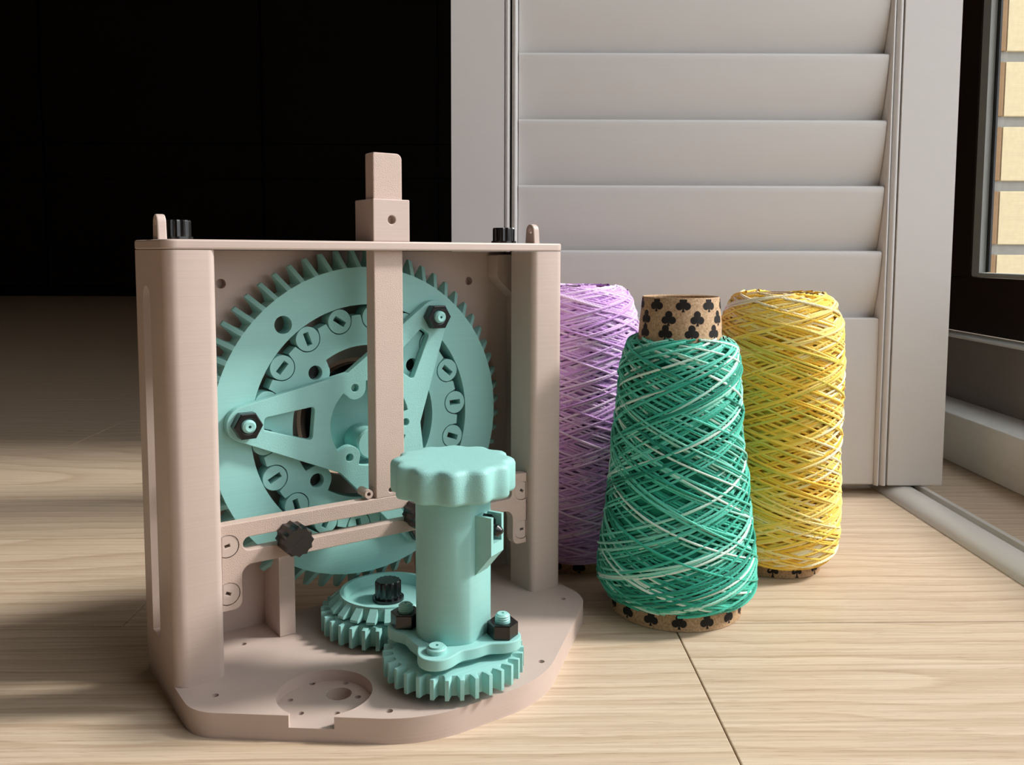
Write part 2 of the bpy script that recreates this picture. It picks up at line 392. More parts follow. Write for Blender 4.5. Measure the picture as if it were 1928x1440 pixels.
# louvres: gently curved blades, top edge towards the room
LP = 0.0528; LT = [0.1482 - 0.008 + LP * (k + 1) + 0.0006 * 0 for k in range(34)]
def louvre_mesh():
    mb = MB(); h = 0.0590; n = 14; pr = []
    for k in range(n + 1):
        s = k / n; th = 0.0020 * (1 - s) + 0.0010 + 0.0026 * math.sin(PI * min(max(s, 0.02), 0.98)); pr.append((s, th))
    ang = R_(13); ring = []
    def pt(s, off):      # s from top (0) to bottom (1)
        y = 0.0045 + off + (h * s) * math.sin(ang); z = -(h * s) * math.cos(ang); return (y, z)
    front = [pt(s, -th) for s, th in pr]; back = [pt(s, th) for s, th in reversed(pr)]
    tip = [pt(-0.020, 0.0026), pt(-0.038, 0.0012), pt(-0.040, -0.0006), pt(-0.022, -0.0024)]
    ring = tip + front + back
    x0, x1 = 0.0048 - 0.155, 0.3028 - 0.155
    loft(mb, [[(x0, y, z) for y, z in ring], [(x1, y, z) for y, z in ring]])
    me = mb.mesh('louvre', 60); me.materials.append(WHITE); return me
lm = louvre_mesh()
for z in LT:
    o = bpy.data.objects.new('louvre', lm); C.objects.link(o); o.parent = sh; o.location = (0, 0.001, z)
sp('top_rail', 0.0045 - 0.155, 0.3030 - 0.155, 0.004, ST - 0.004, LT[-1] + 0.004, SZ1)
mb = MB(); solid(mb, [(0.0028, -0.0055), (0.0028, 0.002)], 16, (0.3378 - 0.155, ST / 2, 0)); obj('guide_pin', mb, STEEL, sh)

# ================================================================== YARN WINDER
A0 = R_(35.4)
U = Vector((math.cos(A0), math.sin(A0), 0)); V = Vector((math.sin(A0), -math.cos(A0), 0))
O = Vector((-0.0559, 0.4224, 0)) + 0.0012 * U - 0.005 * V
yw = empty('yarn_winder', O, A0)
tag(yw, 'taupe and mint geared yarn winder with a big toothed wheel, standing on the oak floor', 'yarn winder')
HW, BT = 0.1067, 0.011          # half width, base thickness   (local x = width, y = depth away from the front)

# ---- base plate with round recess, cable channel and screw holes
outline = rpoly([(-HW, 0.052), (-HW, -0.0218), (-0.0305, -0.083), (0.0305, -0.083), (HW, -0.0218), (HW, 0.052)], [0.002, 0.020, 0.055, 0.055, 0.026, 0.004], 8)
rc, rr = Vector((-0.0548, -0.0378)), 0.0205
nrm = Vector((-0.627, -0.779)); tng = Vector((0.779, -0.627))
small = [(-0.0523, -0.0180), (-0.0397, -0.0262), (-0.066, -0.0263), (-0.0405, -0.0408), (-0.0664, -0.0395), (-0.0539, -0.0482)]
bh = [(-0.0944, -0.0136), (-0.0681, 0.0288), (0.0393, -0.0689), (-0.0392, -0.0679), (0.0942, -0.0164), (0.0681, 0.0288)]
low = [outline, circ(-0.0462, -0.0335, 0.0056, 28)] + [circ(x, y, 0.0014, 12) for x, y in small] + [circ(x, y, 0.0016, 14) for x, y in bh]
mb = MB(); plate_z(mb, low, 0.0, 0.0058)
# upper layer: outline with the keyhole notch cut through the left front edge
hw = 0.0095
a_in = math.asin(hw / rr); nang = math.atan2(nrm.y, nrm.x)
arc = []
for k in range(41):
    a = nang + a_in + (2 * PI - 2 * a_in) * k / 40; arc.append((rc.x + rr * math.cos(a), rc.y + rr * math.sin(a)))
# chamfer line through (-HW,-.0218) and (-.0305,-.083)
c0 = Vector((-HW, -0.0218)); c1 = Vector((-0.0305, -0.083)); cd = (c1 - c0).normalized()
def on_chamfer(p):
    return p + nrm * ((c0 - p).dot(Vector((cd.y, -cd.x))) / nrm.dot(Vector((cd.y, -cd.x))))
pL = on_chamfer(Vector(arc[-1])); pR = on_chamfer(Vector(arc[0]))
idx = 17                                       # last point of the left rounded corner
up = outline[:idx + 1]
first, last = (pL, pR) if pL.x < pR.x else (pR, pL)
seq = arc if (Vector(arc[0]) - first).length < (Vector(arc[-1]) - first).length else arc[::-1]
up = up + [tuple(first)] + seq + [tuple(last)] + outline[idx + 1:]
plate_z(mb, [up] + [circ(x, y, 0.0016, 14) for x, y in bh], 0.0058, BT)
obj('base_plate', mb, BEIGE, yw, smooth=21)

# ---- side frames: rounded front post + slotted wall
TOPZ = 0.2013
def slot(cy, w, z0, z1, n=10):
    r = w / 2
    return [(cy + r * math.cos(a), z1 - r + r * math.sin(a)) for a in [PI * k / n for k in range(n + 1)]] + [(cy - r, z0), (cy + r, z0)]
for sgn in (-1, 1):
    mb = MB()
    xi, xo = sgn * 0.0852, sgn * HW
    pl = rpoly([(xi, 0.0), (xo, 0.0), (xo, 0.0215), (xi, 0.0215)], [0.0035, 0.0055, 0, 0.001] , 6)
    plate_z(mb, [pl], BT, TOPZ)
    if sgn < 0:
        plate_x(mb, [[(0.0215, BT), (0.052, BT), (0.052, TOPZ), (0.0215, TOPZ)], slot(0.0325, 0.0135, 0.0245, 0.1855)], -HW, -0.1005)
    else:
        plate_x(mb, [[(0.0215, BT), (0.052, BT), (0.052, TOPZ), (0.0215, TOPZ)]], HW - 0.0012, HW)
        plate_x(mb, [[(0.040, BT), (0.052, BT), (0.052, TOPZ), (0.040, TOPZ)]], 0.1005, HW - 0.0012)
    obj('side_frame', mb, BEIGE, yw, smooth=21)
# ---- back panel
mb = MB()
bp = [(-0.1004, BT), (-0.041, BT), (-0.036, 0.050), (0.036, 0.050), (0.041, BT), (0.1004, BT), (0.1004, TOPZ), (-0.1004, TOPZ)]
plate_y(mb, [bp, circ(-0.069, 0.1852, 0.0024, 16), circ(0.0735, 0.1843, 0.0024, 16), circ(0, 0.1126, 0.032, 40)], 0.047, 0.0515)
plate_y(mb, [bp, circ(0, 0.1126, 0.032, 40)], 0.0516, 0.0526)
obj('back_panel', mb, BEIGE, yw, smooth=21)
for sgn in (-1, 1):
    mb = MB(); box(mb, *(sorted((sgn * 0.0428, sgn * 0.0508))), 0.0255, 0.0468, BT, 0.0575, 0.0004); obj('support_block', mb, BEIGE, yw)
mb = MB(); plate_y(mb, [rpoly([(0.0862, 0.1995), (0.0862, 0.186), (0.1003, 0.174), (0.1003, 0.1995)], [0.001, 0.006, 0.001, 0.0005])], 0.036, 0.0468); obj('corner_gusset', mb, BEIGE, yw)
# ---- top plate
mb = MB()
plate_z(mb, [rpoly([(-HW - 0.0003, -0.0003), (HW + 0.0003, -0.0003), (HW + 0.0003, 0.0525), (-HW - 0.0003, 0.0525)], [0.006, 0.006, 0.002, 0.002])], TOPZ + 0.0002, 0.2058, 0.0008)
tp = obj('top_plate', mb, BEIGE, yw)
def knurl(mb, r, h, n, axis, c, dep=0.07, flange=0.0, z0=0.0):
    """fluted thumb screw head; axis 'z' up or 'y' towards the front"""
    m = n * 6; prof = [(1.0, 0.0), (1.0, h * 0.93), (0.93, h)]
    rings = []
    for s, z in prof:
        ring = []
        for i in range(m):
            a = 2 * PI * i / m; rad = r * s * (1 - dep * (0.5 - 0.5 * math.cos(n * a)) ** 0.6)
            x, y = rad * math.cos(a), rad * math.sin(a)
            ring.append((c[0] + x, c[1] + y, c[2] + z) if axis == 'z' else (c[0] + x, c[1] - z, c[2] + y))
        rings.append(ring)
    loft(mb, rings)
    if flange: solid(mb, [(flange, -0.0002), (flange, 0.0012)] if axis == 'z' else [(flange, -0.0012), (flange, 0.0002)], 28, c, axis)
for sgn in (-1, 1):
    mb = MB(); knurl(mb, 0.0064, 0.0088, 14, 'z', (sgn * 0.0915, 0.0375, 0.2062), 0.10, 0.0072)
    obj('thumb_screw', mb, BLACK, tp, smooth=22)
    mb = MB(); plate_x(mb, [[(0.0195, 0.2056)] + [(0.024 + 0.0038 * math.cos(a), 0.2132 + 0.0038 * math.sin(a)) for a in [PI - PI * k / 10 for k in range(11)]] + [(0.0285, 0.2056)], circ(0.024, 0.2128, 0.0014, 14)],
                       sgn * 0.1022 - 0.002, sgn * 0.1022 + 0.002, 0.0006)
    obj('eyelet', mb, BEIGE, tp)
# ---- collar, sliding guide bar
mb = MB(); plate_y(mb, [rpoly([(-0.0099, 0.2058), (0.0099, 0.2058), (0.0099, 0.2262), (-0.0099, 0.2262)], [0, 0, 0.0006, 0.0006]), circ(0.0, 0.2163, 0.0021, 18)], 0.0012, 0.0212, 0.0004)
obj('collar', mb, BEIGE, yw)
mb = MB(); plate_y(mb, [rpoly([(-0.0079, 0.0784), (0.0081, 0.0784), (0.0078, 0.2487), (-0.0078, 0.2487)], [0, 0, 0.003, 0.001]), circ(0.0004, 0.0818, 0.0012, 12)], 0.005, 0.0138, 0.0005)
gb = obj('guide_bar', mb, BEIGE_G, yw)
mb = MB(); lathe(mb, [(0.0022, 0), (0.0022, 0.009), (0.001, 0.009), (0.001, 0)], 16, (-0.0118, 0.005, 0.0815), 'y'); obj('peg_eye', mb, BEIGE_G, gb)
# ---- slotted crossbar
mb = MB()
xb = rpoly([(-0.0850, 0.0388), (-0.0755, 0.0388), (-0.0755, 0.0586), (0.0755, 0.0586), (0.0755, 0.0388), (0.0850, 0.0388), (0.0850, 0.0786), (-0.0850, 0.0786)],
           [0.0005, 0.004, 0.005, 0.005, 0.004, 0.0005, 0.0005, 0.0005], 6)
def hslot(x0, x1, z0, z1, n=8):
    r = (z1 - z0) / 2; zc = (z0 + z1) / 2
    return [(x1 - r + r * math.cos(a), zc + r * math.sin(a)) for a in [-PI / 2 + PI * k / n for k in range(n + 1)]] + \
           [(x0 + r + r * math.cos(a), zc + r * math.sin(a)) for a in [PI / 2 + PI * k / n for k in range(n + 1)]]
caps = [(s * 0.0818, z) for s in (-1, 1) for z in (0.0687, 0.0467)]
plate_y(mb, [xb, hslot(-0.0748, 0.0748, 0.0652, 0.0714)] + [circ(x, z, 0.0057, 28) for x, z in caps], 0.005, 0.011, 0.0004)
cb = obj('crossbar', mb, BEIGE_G, yw)
for x, z in caps:
    mb = MB(); plate_y(mb, [circ(0, 0, 0.0052, 28), rpoly([(-0.0012, -0.0007), (0.0012, -0.0007), (0.0012, 0.0007), (-0.0012, 0.0007)], 0)], -0.0028, 0.0028, 0.0003)
    o = obj('screw_cap', mb, BEIGE, cb, (x, 0.0081, z)); o.rotation_euler = (0, R_(rnd.uniform(-40, 40)), 0)
def thumb(x, z, length):
    mb = MB(); knurl(mb, 0.0073, length, 12, 'y', (x, 0.0047, z), 0.12); return mb
mb = thumb(-0.0527, 0.0684, 0.0118); o = obj('thumb_screw', mb, BLACK, cb, smooth=30)
mb = MB(); plate_y(mb, [rpoly([(-0.0033, -0.0009), (0.0033, -0.0009), (0.0033, 0.0009), (-0.0033, 0.0009)], 0.0003)], 0.0047 - 0.0119, 0.0047 - 0.0115)
mb.v = [(x * 0.8 - z * 0.6 * 1 - 0.0527, y, x * 0.6 + z * 0.8 + 0.0684) for x, y, z in mb.v]; obj('driver_slot', mb, BLACK, cb)
mb = thumb(0.0135, 0.0684, 0.0118); obj('thumb_screw', mb, BLACK, cb, smooth=30)

# ---- big bevel wheel
WC = (0.0, 0.1126); FY = 0.0315
def wp(r, deg): return (WC[0] + r * math.cos(R_(deg)), WC[1] + r * math.sin(R_(deg)))
def bevel_teeth(mb, n, r0, rt, h0, ht, hb, wt, wr, frame, phase=0.0, wf=None):
    """n tapered teeth; h runs along the axis from h0 (small end) to hb; frame(r, tangential, h) -> xyz"""
    wf = wf or wt
    for k in range(n):
        a = phase + 2 * PI * k / n; rings = []
        for s, h in ((0.0, h0), (0.5, h0 + 0.5 * (ht - h0)), (1.0, ht), (1.0, hb)):
            top = r0 + (rt - r0) * s; w = wf + (wt - wf) * s; ww = w + (wr - w) * (0.25 + 0.75 * s)
            ring = []
            for r, t in ((r0 - 0.0012, -ww / 2), (r0 + (top - r0) * 0.4, -(w + (ww - w) * 0.30) / 2), (top + 0.0001, -w / 2), (top + 0.0001, w / 2), (r0 + (top - r0) * 0.4, (w + (ww - w) * 0.30) / 2), (r0 - 0.0012, ww / 2)):
                ring.append(frame(r, t, h, a))
            rings.append(ring)
        loft(mb, rings)
def frame_y(r, t, h, a):
    ca, sa = math.cos(a), math.sin(a); return (WC[0] + r * ca - t * sa, h, WC[1] + r * sa + t * ca)
mb = MB()
plate_y(mb, [circ(*WC, 0.0805, 128), circ(*WC, 0.0612, 96), circ(*wp(0.0685, 130), 0.0045, 24)], FY, FY + 0.011)
bevel_teeth(mb, 64, 0.0805, 0.0893, FY + 0.0001, FY + 0.0085, FY + 0.0105, 0.0023, 0.0062, frame_y, R_(2.1 + 90))
wheel = obj('bevel_wheel', mb, TEAL, yw, smooth=21)
# bearing hub: pockets for the rollers outside, four bolt bosses inside
rd, rp = 0.0547, 0.0067; outer = []; inner = []
for i in range(720):
    th = 2 * PI * i / 720; deg = i / 2.0; r = 0.0560
    d = R_((deg - 5 + 10) % 20 - 10)
    q = rp * rp - (rd * math.sin(d)) ** 2
    if q > 0: r = min(r, rd * math.cos(d) - math.sqrt(q))
    outer.append((WC[0] + r * math.cos(th), WC[1] + r * math.sin(th)))
    if i % 3 == 0:
        d = R_((deg - 45 + 45) % 90 - 45); r = 0.0400; q = 0.0078 ** 2 - (0.039 * math.sin(d)) ** 2
        if q > 0: r = min(r, 0.039 * math.cos(d) - math.sqrt(q))
        inner.append((WC[0] + r * math.cos(th), WC[1] + r * math.sin(th)))
mb = MB(); plate_y(mb, [outer, inner] + [circ(*wp(0.039, 45 + 90 * k), 0.0037, 24) for k in range(4)], FY + 0.0004, FY + 0.0090)
obj('bearing_hub', mb, TEAL, wheel, smooth=30)
for k in range(4):
    p = wp(0.039, 45 + 90 * k); mb = MB(); solid(mb, [(0.0036, FY + 0.005), (0.0036, FY + 0.012)], 20, (p[0], 0, p[1]), 'y'); obj('hub_screw', mb, BLACK, wheel)
slotdeg = {105: -32, 125: -70, 145: 50, 165: -30, 185: 60, 205: 28, 225: -75, 25: -40, 5: 2, 345: -20}
mb = MB(); plate_y(mb, [circ(0, 0, 0.0062, 36), rpoly([(-0.0033, -0.00135), (0.0033, -0.00135), (0.0033, 0.00135), (-0.0033, 0.00135)], 0)], 0, 0.0088, 0.0002)
roll_me = mb.mesh('bearing_roller', 21); roll_me.materials.append(TEAL)
for k in range(18):
    dg = 5 + 20 * k; p = wp(rd, dg)
    o = bpy.data.objects.new('bearing_roller', roll_me); C.objects.link(o); o.parent = wheel
    o.location = (p[0], FY + 0.0002, p[1]); o.rotation_euler = (0, -R_(slotdeg.get(dg, rnd.uniform(0, 180))), 0)
# three-armed spider
SP0, SP1 = 0.0265, 0.0312
hub_r, tip_r, tip_d = 0.0295, 0.0086, 0.0660; ARMS = (174.5, 294.5, 54.5)
beta = math.degrees(math.acos((hub_r - tip_r) / tip_d)); pts = []
for al in ARMS:
    for k in range(13):
        a = al - beta + 2 * beta * k / 12
        c = wp(tip_d, al); pts.append((c[0] + tip_r * math.cos(R_(a)), c[1] + tip_r * math.sin(R_(a))))
    mid = al + 60; pts.append(wp(hub_r / math.cos(R_(60 - beta)) * 0.985, mid))
hole = []
for i in range(180):
    deg = 2.0 * i; r = 0.0222; d = R_((deg - 114.5 + 60) % 120 - 60); q = 0.0061 ** 2 - (0.0207 * math.sin(d)) ** 2
    if q > 0: r = min(r, 0.0207 * math.cos(d) - math.sqrt(q))
    hole.append(wp(r, deg))
loops = [pts, hole]
for al in ARMS:
    ca, sa = math.cos(R_(al)), math.sin(R_(al))
    loops.append([(WC[0] + t * ca - s * sa, WC[1] + t * sa + s * ca) for t, s in rpoly([(0.0312, -0.0086), (0.0566, -0.0030), (0.0566, 0.0030), (0.0312, 0.0086)], 0.0017, 4)])
    loops.append(circ(*wp(0.0207, al - 60), 0.0020, 16))
mb = MB(); plate_y(mb, loops, SP0, SP1, 0.0003); obj('spider', mb, TEAL_G, wheel)
def hexnut(mb, r, h, ri, c, axis, a0=0.0):
    loops = [circ(0, 0, r, 6, a0), circ(0, 0, ri, 24)]
    vs, fs = ext(loops, h, 0.0005)
    mb.add([(c[0] + x, c[1] + z, c[2] + y) if axis == 'y' else (c[0] + x, c[1] + y, c[2] + z) for x, y, z in vs], fs)
for al in ARMS:
    p = wp(tip_d, al)
    mb = MB(); hexnut(mb, 0.0070, 0.0060, 0.0036, (p[0], SP0 - 0.0031, p[1]), 'y'); obj('hex_nut', mb, BLACK, wheel)
    mb = MB(); solid(mb, [(0.0007, 0.005), (0.0007, 0.0002), (0.0022, 0.0), (0.0032, 0.0010), (0.0032, 0.0016), (0.0028, 0.0020), (0.0034, 0.0026), (0.0034, 0.009)], 24, (p[0], SP0 - 0.0078, p[1]), 'y'); obj('bolt', mb, TEAL, wheel)
# cup behind the spider opening, with its drive pin, and the dark axle sleeve
mb = MB(); lathe(mb, [(0.0262, SP1 + 0.0002), (0.0262, 0.0465), (0.0001, 0.0465), (0.0001, 0.0445), (0.0240, 0.0445), (0.0240, SP1 + 0.0002)], 64, (WC[0], 0, WC[1]), 'y'); obj('cup', mb, TEAL, wheel)
mb = MB(); solid(mb, [(0.0075, 0.028), (0.0082, 0.029), (0.0082, 0.0445)], 32, (WC[0] + 0.0015, 0, WC[1] - 0.0115), 'y'); obj('drive_pin', mb, TEAL, wheel)
mb = MB(); lathe(mb, [(0.0300, FY + 0.009), (0.0300, 0.0468), (0.0264, 0.0468), (0.0264, FY + 0.009)], 64, (WC[0], 0, WC[1]), 'y'); obj('axle_sleeve', mb, BLACK, wheel)

# ---- pinion: spur gear below, bevel gear above, thumb screw in the dish
def spur(mb, n, rt, rroot, z0, z1, c, phase=0.0, tipf=0.26, rootf=0.60, hole=None):
    pts = []
    for k in range(n):
        a = phase + 2 * PI * k / n; p = 2 * PI / n
        for f, r in ((-rootf / 2, rroot), (-(rootf * 0.62) / 2, rroot + 0.45 * (rt - rroot)), (-tipf / 2, rt), (tipf / 2, rt), ((rootf * 0.62) / 2, rroot + 0.45 * (rt - rroot)), (rootf / 2, rroot)):
            pts.append((c[0] + r * math.cos(a + f * p), c[1] + r * math.sin(a + f * p)))
    plate_z(mb, [pts] + ([circ(*c, hole, 40)] if hole else []), z0, z1, 0.00015)
PC = (0.0, 0.0085)
mb = MB(); spur(mb, 31, 0.0337, 0.0290, 0.0125, 0.0222, PC, 0.03)
lathe(mb, [(0.0195, 0.0222), (0.0256, 0.0236), (0.0242, 0.0298), (0.0224, 0.0298), (0.0210, 0.0244), (0.0001, 0.0244), (0.0001, 0.0222)], 64, (PC[0], PC[1], 0))
def frame_p(r, t, h, a):
    ca, sa = math.cos(a), math.sin(a); return (PC[0] + r * ca - t * sa, PC[1] + r * sa + t * ca, h)
bevel_teeth(mb, 21, 0.0236, 0.0296, 0.0296, 0.0246, 0.0234, 0.0044, 0.0060, frame_p, 0.06, 0.0036)
solid(mb, [(0.010, BT + 0.0001), (0.010, 0.0126)], 32, (PC[0], PC[1], 0))
pin = obj('pinion_gear', mb, TEAL, yw, smooth=30)
mb = MB(); knurl(mb, 0.0066, 0.0098, 14, 'z', (PC[0], PC[1], 0.0247), 0.10, 0.0080); obj('thumb_screw', mb, BLACK, pin, smooth=30)

# ---- crank: spur gear, four-lobed flange, column with nut pocket, scalloped knob
KC = (0.0, -0.055)
mb = MB(); spur(mb, 31, 0.0317, 0.0272, 0.0143, 0.0232, KC, 0.02)
solid(mb, [(0.012, BT + 0.0001), (0.012, 0.0144)], 32, (KC[0], KC[1], 0)); solid(mb, [(0.0165, 0.0231), (0.0165, 0.0262)], 40, (KC[0], KC[1], 0))
crank = obj('crank_gear', mb, TEAL, yw, smooth=30)
LOB = [-50 + 90 * k for k in range(4)]     # local angles (y points away from the front)
LOB = [-49, -140, -229, -319]
pts = []
for i in range(240):
    deg = 1.5 * i; best = 0.0212
    for lb in LOB:
        d = R_((deg - lb + 180) % 360 - 180)
        q = 0.0086 ** 2 - (0.0228 * math.sin(d)) ** 2
        if q > 0 and abs(d) < 1.2: best = max(best, 0.0228 * math.cos(d) + math.sqrt(q))
    pts.append(best)
sm = pts[:]
for _ in range(26): sm = [(sm[i - 1] + 2 * sm[i] + sm[(i + 1) % 240]) / 4 for i in range(240)]
ol = [(KC[0] + sm[i] * math.cos(R_(1.5 * i)), KC[1] + sm[i] * math.sin(R_(1.5 * i))) for i in range(240)]
mb = MB(); plate_z(mb, [ol], 0.0262, 0.0312, 0.0005); fl = obj('flange', mb, TEAL, crank)
for k, lb in enumerate(LOB):
    x, y = KC[0] + 0.0228 * math.cos(R_(lb)), KC[1] + 0.0228 * math.sin(R_(lb))
    if k == 1:
        mb = MB(); solid(mb, [(0.0044, 0.0312), (0.0044, 0.0330), (0.0040, 0.0334), (0.0032, 0.0334), (0.0032, 0.0342), (0.0009, 0.0342), (0.0007, 0.032)], 28, (x, y, 0)); obj('bolt', mb, TEAL, crank)
    else:
        mb = MB(); hexnut(mb, 0.0069, 0.0064, 0.0036, (x, y, 0.0345), 'z', R_(lb + 12)); obj('hex_nut', mb, BLACK, crank)
        mb = MB(); solid(mb, [(0.0034, 0.030), (0.0034, 0.0385), (0.0030, 0.0389), (0.0034, 0.0394), (0.0030, 0.0399), (0.0033, 0.0404), (0.0024, 0.0413), (0.0007, 0.0414), (0.0006, 0.040)], 24, (x, y, 0)); obj('bolt', mb, TEAL, crank)
# column: round with one flat
BD = Vector((0.43, -0.902)).normalized(); bang = math.atan2(BD.y, BD.x); BS = Vector((-BD.y, BD.x))
CR, FLAT = 0.0167, 0.0146; col = []
ha = math.acos(FLAT / CR)
for k in range(61):
    a = bang + ha + (2 * PI - 2 * ha) * k / 60; col.append((KC[0] + CR * math.cos(a), KC[1] + CR * math.sin(a)))
mb = MB(); plate_z(mb, [col], 0.0312, 0.0960, 0.0002); obj('column', mb, TEAL, crank, smooth=30)
def bx(t, s, z): p = Vector(KC) + BD * t + BS * s; return (p.x, p.y, z)
# nut pocket: block on the flat, chamfered below, with an open slot for the nut
mb = MB(); wB = 0.0053; t0, t1 = FLAT - 0.0005, FLAT + 0.0082
side = [(t0, 0.0600), (t1, 0.0705), (t1, 0.0872), (t0, 0.0872)]
for s0, s1 in ((-wB, -wB + 0.0018), (wB - 0.0018, wB)):
    loft(mb, [[bx(t, s0, z) for t, z in side], [bx(t, s1, z) for t, z in side]])
low_ = [(t0, 0.0600), (t1, 0.0705), (t1, 0.0755), (t0, 0.0755)]
loft(mb, [[bx(t, -wB + 0.0018, z) for t, z in low_], [bx(t, wB - 0.0018, z) for t, z in low_]])
wl = [(t0, 0.0755), (t0 + 0.0016, 0.0755), (t0 + 0.0016, 0.0872), (t0, 0.0872)]
loft(mb, [[bx(t, -wB + 0.0018, z) for t, z in wl], [bx(t, wB - 0.0018, z) for t, z in wl]])
obj('nut_pocket', mb, TEAL, crank, smooth=30)
mb = MB(); ring = circ(0, 0.0812, 0.0060, 6, PI / 2)
loft(mb, [[bx(t0 + 0.0018, s * 0.6, z) for s, z in ring], [bx(t0 + 0.0060, s * 0.6, z) for s, z in ring]]); obj('hex_nut', mb, BLACK, crank, smooth=30)
mb = MB(); rg = circ(0, 0, 1, 16)
loft(mb, [[bx(t, s * r, 0.0805 + z * r) for s, z in rg] for t, r in ((t0 + 0.004, 0.0026), (t1 + 0.0006, 0.0026), (t1 + 0.0024, 0.0010))]); obj('grub_screw', mb, BLACK, crank)
# knob
def knob_ring(r, amp, z, n=12, m=144):
    out = []
    for i in range(m):
        a = 2 * PI * i / m; rad = r + amp * math.cos(n * a + 0.5); out.append((KC[0] + rad * math.cos(a), KC[1] + rad * math.sin(a), z))
    return out
mb = MB(); KR = 0.0264
loft(mb, [knob_ring(0.0150, 0.0, 0.0953), knob_ring(KR - 0.0020, 0.0011, 0.0950), knob_ring(KR - 0.0006, 0.0013, 0.0956), knob_ring(KR, 0.0013, 0.0968),
          knob_ring(KR, 0.0013, 0.1076), knob_ring(KR - 0.0006, 0.0013, 0.1090), knob_ring(KR - 0.0018, 0.0012, 0.1098), knob_ring(KR - 0.0040, 0.0006, 0.1100), knob_ring(0.012, 0.0, 0.1101)])
obj('knob', mb, TEAL_G, crank, smooth=60)

# ================================================================== YARN CONES
def tubes(paths, radii, tones, ns=6):
    """paths: list of (N,3) arrays wound round the z axis -> one mesh with tone / along attributes"""
    V_ = []; F_ = []; T_ = []; L_ = []; off = 0
    ca = np.cos(np.arange(ns) * 2 * PI / ns); sa = np.sin(np.arange(ns) * 2 * PI / ns)
    for P, r, tn in zip(paths, radii, tones):
        n = len(P); tg = np.gradient(P, axis=0); tg /= np.linalg.norm(tg, axis=1)[:, None] + 1e-12
        nr = P * np.array([1, 1, 0]); nr /= np.linalg.norm(nr, axis=1)[:, None] + 1e-12
        nr = nr - tg * (nr * tg).sum(1)[:, None]; nr /= np.linalg.norm(nr, axis=1)[:, None] + 1e-12
        bn = np.cross(tg, nr)
        ring = P[:, None, :] + r * (ca[None, :, None] * nr[:, None, :] + sa[None, :, None] * bn[:, None, :])
        V_.append(ring.reshape(-1, 3))
        T_.append(np.repeat(tn, ns))
        sl = np.r_[0, np.cumsum(np.linalg.norm(np.diff(P, axis=0), axis=1))]
        L_.append((sl[:, None] * 2 * PI / 0.0022 + (np.arange(ns) * 2 * PI / ns)[None, :]).reshape(-1))
        i = np.arange(n - 1)[:, None] * ns; j = np.arange(ns)[None, :]; j2 = (j + 1) % ns
        F_.append(np.stack([i + j, i + j2, i + ns + j2, i + ns + j], -1).reshape(-1, 4) + off); off += n * ns
    return np.concatenate(V_), np.concatenate(F_), np.concatenate(T_), np.concatenate(L_)

def np_mesh(name, V_, F_, T_, L_):
    me = bpy.data.meshes.new(name)
    me.vertices.add(len(V_)); me.vertices.foreach_set('co', V_.astype(np.float32).ravel())
    me.loops.add(F_.size); me.loops.foreach_set('vertex_index', F_.astype(np.int32).ravel())
    me.polygons.add(len(F_)); me.polygons.foreach_set('loop_start', np.arange(0, F_.size, 4, dtype=np.int32))
    me.polygons.foreach_set('loop_total', np.full(len(F_), 4, np.int32))
    me.update(calc_edges=True); me.shade_smooth()
    for nm, arr in (('tone', T_), ('along', L_)):
        at = me.attributes.new(nm, 'FLOAT', 'POINT'); at.data.foreach_set('value', arr.astype(np.float32))
    return me

def wind(prof, npass, turns, r, seed, tonef, jit=0.0008, seg=54, lay=0.0):
    """criss-cross winding over a profile [(z, radius)...] bottom to top"""
    rg = np.random.default_rng(seed); z_ = np.array([p[0] for p in prof]); r_ = np.array([p[1] for p in prof])
    # arc length parametrisation of the profile
    sl = np.r_[0, np.cumsum(np.hypot(np.diff(z_), np.diff(r_)))]; sl /= sl[-1]
    paths, rad, tones = [], [], []
    for k in range(npass):
        up = k % 2 == 0
        lo = abs(rg.normal(0, 0.02)); hi = 1 - abs(rg.normal(0, 0.02))
        tw = turns * rg.uniform(0.82, 1.18); n = int(seg * tw)
        s = np.linspace(lo, hi, n); s = s if up else s[::-1]
        dense = 0.5 - 0.5 * np.cos(np.linspace(0, PI, n))
        s = (0.62 * s + 0.38 * (dense if up else dense[::-1]) * (hi - lo) + 0.38 * lo)
        a = rg.uniform(0, 2 * PI) + np.linspace(0, tw * 2 * PI, n)
        rr_ = np.interp(s, sl, r_) + rg.uniform(-jit, jit) + lay * (k / npass) + 0.0004 * np.sin(a * 3 + rg.uniform(0, 6))
        zz = np.interp(s, sl, z_) + 0.0012 * np.sin(a * 0.9 + rg.uniform(0, 6))
        paths.append(np.stack([rr_ * np.cos(a), rr_ * np.sin(a), zz], 1)); rad.append(r * rg.uniform(0.85, 1.12))
        tones.append(np.clip(tonef(rg, a, zz, s), 0, 1))
    return paths, rad, tones

def smooth_prof(pts, n=40):
    z = np.array([p[0] for p in pts]); r = np.array([p[1] for p in pts]); t = np.linspace(0, 1, len(pts)); tt = np.linspace(0, 1, n)
    zz = np.interp(tt, t, z); rr2 = np.interp(tt, t, r)
    for _ in range(3):
        zz[1:-1] = (zz[:-2] + 2 * zz[1:-1] + zz[2:]) / 4; rr2[1:-1] = (rr2[:-2] + 2 * rr2[1:-1] + rr2[2:]) / 4
    return list(zip(zz, rr2))

